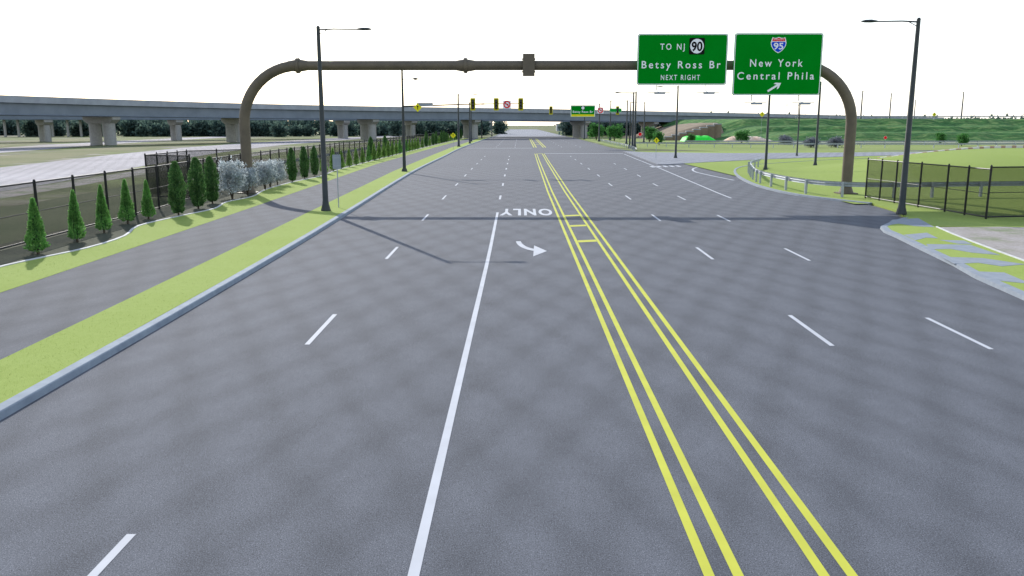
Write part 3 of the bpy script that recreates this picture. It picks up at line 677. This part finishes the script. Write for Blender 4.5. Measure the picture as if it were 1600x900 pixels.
def building(x,y,w,d,h,label,rows,cols):
    t=thing('office_building',label,'building',(x,y,0))
    part('wall',box(-w/2,w/2,0,d,-.1,h),'deckc',t)
    part('roof',box(-w/2-.3,w/2+.3,-.3,d+.3,h+.002,h+.5),'conc',t)
    for r in range(rows):
        for c_ in range(cols):
            x0=-w/2+w*(c_+.2)/cols; z0=h*(r+.25)/rows
            part('window',box(x0,x0+w*.6/cols,-.05,.02,z0,z0+h*.5/rows),'glass',t)
building(-32,700,18,20,7,'pale low building beyond the overpass',2,5)
building(38,640,20,15,5,'pale low warehouse beyond the overpass',1,4)
# ---------------------------------------------------------------- vegetation
def leaves(centers,dirs,size,aspect=.5,jit=.6):
    n=len(centers); d=dirs+rng.normal(0,jit,(n,3)); d/=np.linalg.norm(d,axis=1,keepdims=True)
    r=rng.normal(0,1,(n,3)); s=np.cross(d,r); s/=np.linalg.norm(s,axis=1,keepdims=True)
    sz=(size*(.6+.8*rng.random(n)))[:,None]
    a=centers-s*sz*aspect*.5; b=centers+d*sz*.5-s*sz*aspect*.35; c_=centers+d*sz; e=centers+s*sz*aspect*.5
    V=np.stack([a-d*sz*.1,e,c_+s*sz*.05,b],1).reshape(-1,3)
    F=np.arange(4*n).reshape(-1,4); return V,F
def npmesh(name,V,F):
    me=bpy.data.meshes.new(name); me.vertices.add(len(V)); me.vertices.foreach_set('co',V.astype(np.float32).ravel())
    k=F.shape[1]; me.loops.add(F.size); me.loops.foreach_set('vertex_index',F.astype(np.int32).ravel())
    me.polygons.add(len(F)); me.polygons.foreach_set('loop_start',np.arange(0,F.size,k,dtype=np.int32)); me.update(calc_edges=True); me.validate(); return me
def crown_profile(h,rfun,n,size,up=.9,z0=.12,lump=.15):
    t=rng.random(n)**.85; th=rng.random(n)*2*math.pi
    ph=rng.random(4)*6
    lm=1+lump*np.sin(th*3+t*9+ph[0])+lump*.8*np.sin(th*5-t*17+ph[1])
    rr=rfun(t)*(.55+.5*rng.random(n)**.5)*lm
    c_=np.stack([rr*np.cos(th),rr*np.sin(th),z0+t*(h-z0)],1)
    d=np.stack([np.cos(th)*.7,np.sin(th)*.7,np.full(n,up)],1)
    return leaves(c_,d,size*np.ones(n)*(1-.4*t))
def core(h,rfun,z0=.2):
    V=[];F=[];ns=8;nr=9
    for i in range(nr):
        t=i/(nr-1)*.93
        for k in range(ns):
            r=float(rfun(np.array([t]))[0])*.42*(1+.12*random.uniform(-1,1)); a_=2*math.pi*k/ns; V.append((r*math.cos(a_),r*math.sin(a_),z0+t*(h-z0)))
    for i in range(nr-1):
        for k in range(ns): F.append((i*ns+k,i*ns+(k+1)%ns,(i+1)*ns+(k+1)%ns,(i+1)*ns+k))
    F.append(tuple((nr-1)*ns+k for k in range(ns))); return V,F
def conifer(h,rfun,mat,label,n,size,name,cat,group,lump):
    t=thing(name,label,cat,(0,-50,0),0,group)
    part('trunk',tube([(0,0,-.05),(0,0,.3),(.01,0,h*.8)],[.05,.04,.012],8),'bark',t)
    cr=obj('crown',npmesh('crown',*crown_profile(h,rfun,n,size,lump=lump)),mat,t)
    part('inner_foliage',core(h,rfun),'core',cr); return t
rc=lambda t: .31*(1-t)**.85*np.clip(t*9+.45,0,1)+.015
rk_=lambda t: .37*np.clip(np.sin(np.clip(t*.93+.07,0,1)*math.pi),0,1)**.55*(1-.25*t)+.02
protoC=[conifer(2.0,rc,'cone','small bright green conical arborvitae in dark soil',3000,.10,'arborvitae_tree','tree','conical arborvitae in the hedge row',.13) for _ in range(3)]
protoK=[conifer(2.75,rk_,'column','dark green columnar conifer in the planting bed',3900,.12,'columnar_conifer','tree','columnar conifers in the hedge row',.18) for _ in range(3)]
protoL=[conifer(2.0,rc,'lime','small yellow-green conical shrub in the hedge row',2200,.12,'arborvitae_tree','tree','conical arborvitae in the hedge row',.15) for _ in range(2)]
def bush(mat,label,name,cat,group,h,r,n,size,stems=5):
    t=thing(name,label,cat,(0,-50,0),0,group); tips=[];tb=[]
    for k in range(stems):
        a_=k*2*math.pi/stems+random.uniform(-.4,.4); rr=r*random.uniform(.3,.8); hh=h*random.uniform(.5,.85)
        tips.append((rr*math.cos(a_),rr*math.sin(a_),hh)); tb.append(tube([(0,0,-.05),(rr*.35*math.cos(a_),rr*.35*math.sin(a_),hh*.45),tips[-1]],[.035*h/2,.025*h/2,.01],6))
    part('trunk',join(*tb),'bark',t)
    cl=[];per=n//30
    for k in range(30):
        u=rng.random()*2*math.pi; vv=rng.random(); q=rng.random()**.5
        cc=np.array([r*.8*q*math.cos(u),r*.8*q*math.sin(u),h*(.3+.6*vv)])
        c_=cc+rng.normal(0,1,(per,3))*np.array([.2,.2,.16])*r
        cl.append(leaves(c_,np.tile([[0,0,.4]],(per,1))+(c_-cc)/r*2,np.full(per,size),.55,.9))
    V=np.concatenate([c_[0] for c_ in cl]); F=np.arange(len(V)).reshape(-1,4)
    obj('crown',npmesh('crown',V,F),mat,t); return t
protoS=[bush('silver','loose silvery-white leaved shrub in front of the fence','silver_shrub','shrub','silver shrubs in the hedge row',2.1,.75,3000,.12) for _ in range(2)]
protoD=[bush('decid','small round green tree standing in the field','small_tree','tree','small trees in the field',3.2,1.6,3000,.28) for _ in range(2)]
protoP=[bush('purple','low grey-purple shrub beside the guardrail','grey_shrub','shrub','grey shrubs beside the guardrail',2.0,2.0,2400,.28,7) for _ in range(1)]
def put(protos,x,y,z,s,label=None):
    dup(random.choice(protos),(x,y,z),random.random()*6.28,(s*random.uniform(.92,1.08),s*random.uniform(.92,1.08),s),label)
for x,y,s in [(-17.4,29.6,1.0),(-17.6,32.7,1.02),(-17.95,35.6,1.02),(-18.5,39,1.03),(-18.4,41.0,.95)]: put(protoC,x,y,.11,s)
for x,y,s in [(-17.55,42.6,1.0),(-17.9,46.2,1.02),(-18.2,49.2,1.0)]: put(protoK,x,y,.11,s)
for x,y,s in [(-18.1,52.4,1.15),(-17.9,54.8,.85),(-18.2,59.6,.95),(-18.6,62.2,.9),(-18.8,64.8,.92)]: put(protoS,x,y,.11,s)
for x,y,s in [(-18.5,68,1.),(-18.5,72,1.),(-18.6,76,.98)]: put(protoK,x,y,.11,s)
y=80
while y<160:
    put(protoL if random.random()<.75 else protoC,-18.7-(y-80)*.008,y,.11,random.uniform(.95,1.15)); y+=4.2
for x,y,s in [(-19.8,112,1.1),(-19.8,124,1.1)]: put(protoK,x,y,.11,s)
y=162
while y<285:
    put(protoK if random.random()<.4 else protoL,-19.5,y,.11,random.uniform(.95,1.2)); y+=7
for x,y,s in [(55.6,212,1.),(99,190,.8),(105,212,.8),(112,215,.7),(33,200,.9),(36,235,1.2),(28,250,1.4),(24,265,1.5),(45,222,.7),(150,240,.9),(163,235,.7)]: put(protoD,x,y,0,s)
for x,y,s in [(61.5,178.5,.85),(67,179.5,.9),(64,204,.9)]: put(protoP,x,y,0,s)
def kill(o):
    for c_ in list(o.children): kill(c_)
    bpy.data.objects.remove(o)
for p in protoC+protoK+protoL+protoS+protoD+protoP: kill(p)
def wood(path,depth,hmin,hmax,n,size,label,zb=0,dens=3):
    P=np.array(smoothpath(path,8))[:,:2]; cl=[]
    nt_=int(len(P)*dens)
    for k in range(nt_):
        p=P[rng.integers(len(P))]+rng.normal(0,1,2)*np.array([4,depth/2]); hh=rng.uniform(hmin,hmax); r=hh*.42; per=max(20,n//nt_)
        cc=np.array([p[0],p[1],zb+hh*.5]); c_=cc+rng.normal(0,1,(per,3))*np.array([r*.55,r*.55,hh*.25]); c_[:,2]=np.clip(c_[:,2],zb,None)
        cl.append(leaves(c_,(c_-cc)/r+np.array([0,0,.5]),np.full(per,size),.8,.7))
    V=np.concatenate([c_[0] for c_ in cl]); F=np.arange(len(V)).reshape(-1,4)
    o=obj('woodland',npmesh('woodland',V,F),'wood_far'); o['kind']='stuff'; o['label']=label; o['category']='woodland'
wood([(-350,385),(-250,388),(-160,390),(-100,400),(-40,430)],18,5,8,50000,1.3,'blue-green line of distant trees beyond the overpass',0,4)
wood([(-200,352),(-150,352),(-110,352),(-70,360),(-40,375),(-22,392)],14,3.5,6.5,52000,1.1,'blue-green scrub and trees beyond the overpass piers',0,4)
wood([(-40,430),(-18,440)],20,5,8,9000,1.2,'dark clump of trees beside the far avenue')
wood([(24,380),(60,400),(110,430)],16,5,7.5,26000,1.1,'dark clump of trees beyond the overpass',0,4)
wood([(120,520),(250,520),(420,500)],20,6,9,20000,1.4,'low line of distant trees behind the embankment')
wood([(-900,900),(-300,950),(-60,980)],60,7,12,20000,3.2,'hazy line of trees along the horizon')
wood([(70,980),(500,950),(900,900)],60,7,12,16000,3.2,'hazy line of trees along the far horizon')
def tufts(poly_fn,n,z,hgt,label):
    c_=poly_fn(n); d=np.tile([[0,0,1.]],(len(c_),1))
    V,F=leaves(np.column_stack([c_,np.full(len(c_),z)]),d,np.full(len(c_),hgt),.22,.45)
    o=obj('grass',npmesh('grass',V,F),'blade'); o['kind']='stuff'; o['label']=label; o['category']='grass'
def verge(n):
    y=8+rng.random(n)**1.5*60; a_=np.array([interp(KL,q)-.29 for q in y]); b_=np.array([interp(GL,q)+.02 for q in y]); return np.column_stack([a_+(b_-a_)*rng.random(n),y])
def verge2(n):
    y=18+rng.random(n)**1.3*55; a_=np.array([interp(PL,q)-.02 for q in y]); b_=np.array([interp(WE,q)+.05 for q in y]); return np.column_stack([a_+(b_-a_)*rng.random(n),y])
tufts(verge,11000,.122,.024,'short grass blades on the kerbside verge')
tufts(verge2,9000,.122,.028,'short grass blades on the hedge-side verge')
# ---------------------------------------------------------------- light
sunv=Vector((-8,16.4,9.6)).normalized()
el=math.asin(sunv.z); az=math.atan2(sunv.x,sunv.y)
sl=bpy.data.lights.new('sun','SUN'); sl.energy=4.7; sl.angle=R(.5); sl.color=(1,.96,.89)
so=bpy.data.objects.new('sun',sl); COL.objects.link(so); so.rotation_euler=sunv.to_track_quat('Z','Y').to_euler(); so.location=(-40,80,50)
w=bpy.data.worlds.new('World'); scene.world=w; w.use_nodes=True; nt=w.node_tree; bg=nt.nodes['Background']
sky=nt.nodes.new('ShaderNodeTexSky'); sky.sky_type='NISHITA'; sky.sun_disc=False; sky.sun_elevation=el; sky.sun_rotation=az; sky.air_density=1; sky.dust_density=1
geo=nt.nodes.new('ShaderNodeTexCoord'); sx=nt.nodes.new('ShaderNodeSeparateXYZ'); nt.links.new(geo.outputs['Generated'],sx.inputs[0])
hz_=ramp(nt,sx.outputs[2],[(0.0,(9.8,9.8,9.8)),(.22,(9.4,9.5,9.8)),(.6,(3.3,4.2,5.7)),(1.,(2.5,3.4,5.2))])
add=mix(nt,1.,sky.outputs[0],hz_.outputs[0],'ADD')
nt.links.new(add,bg.inputs[0]); bg.inputs[1].default_value=.1
# ---------------------------------------------------------------- camera
cd=bpy.data.cameras.new('camera'); cam=bpy.data.objects.new('camera',cd); COL.objects.link(cam); scene.camera=cam
cd.sensor_width=36; cd.lens=29.25; cd.clip_end=8000; cd.clip_start=.1
cam.location=(0,0,4.7); cam.rotation_euler=(R(90-11.1),0,R(.52))
scene.view_settings.view_transform='Standard'; scene.view_settings.look='None'; scene.view_settings.exposure=0
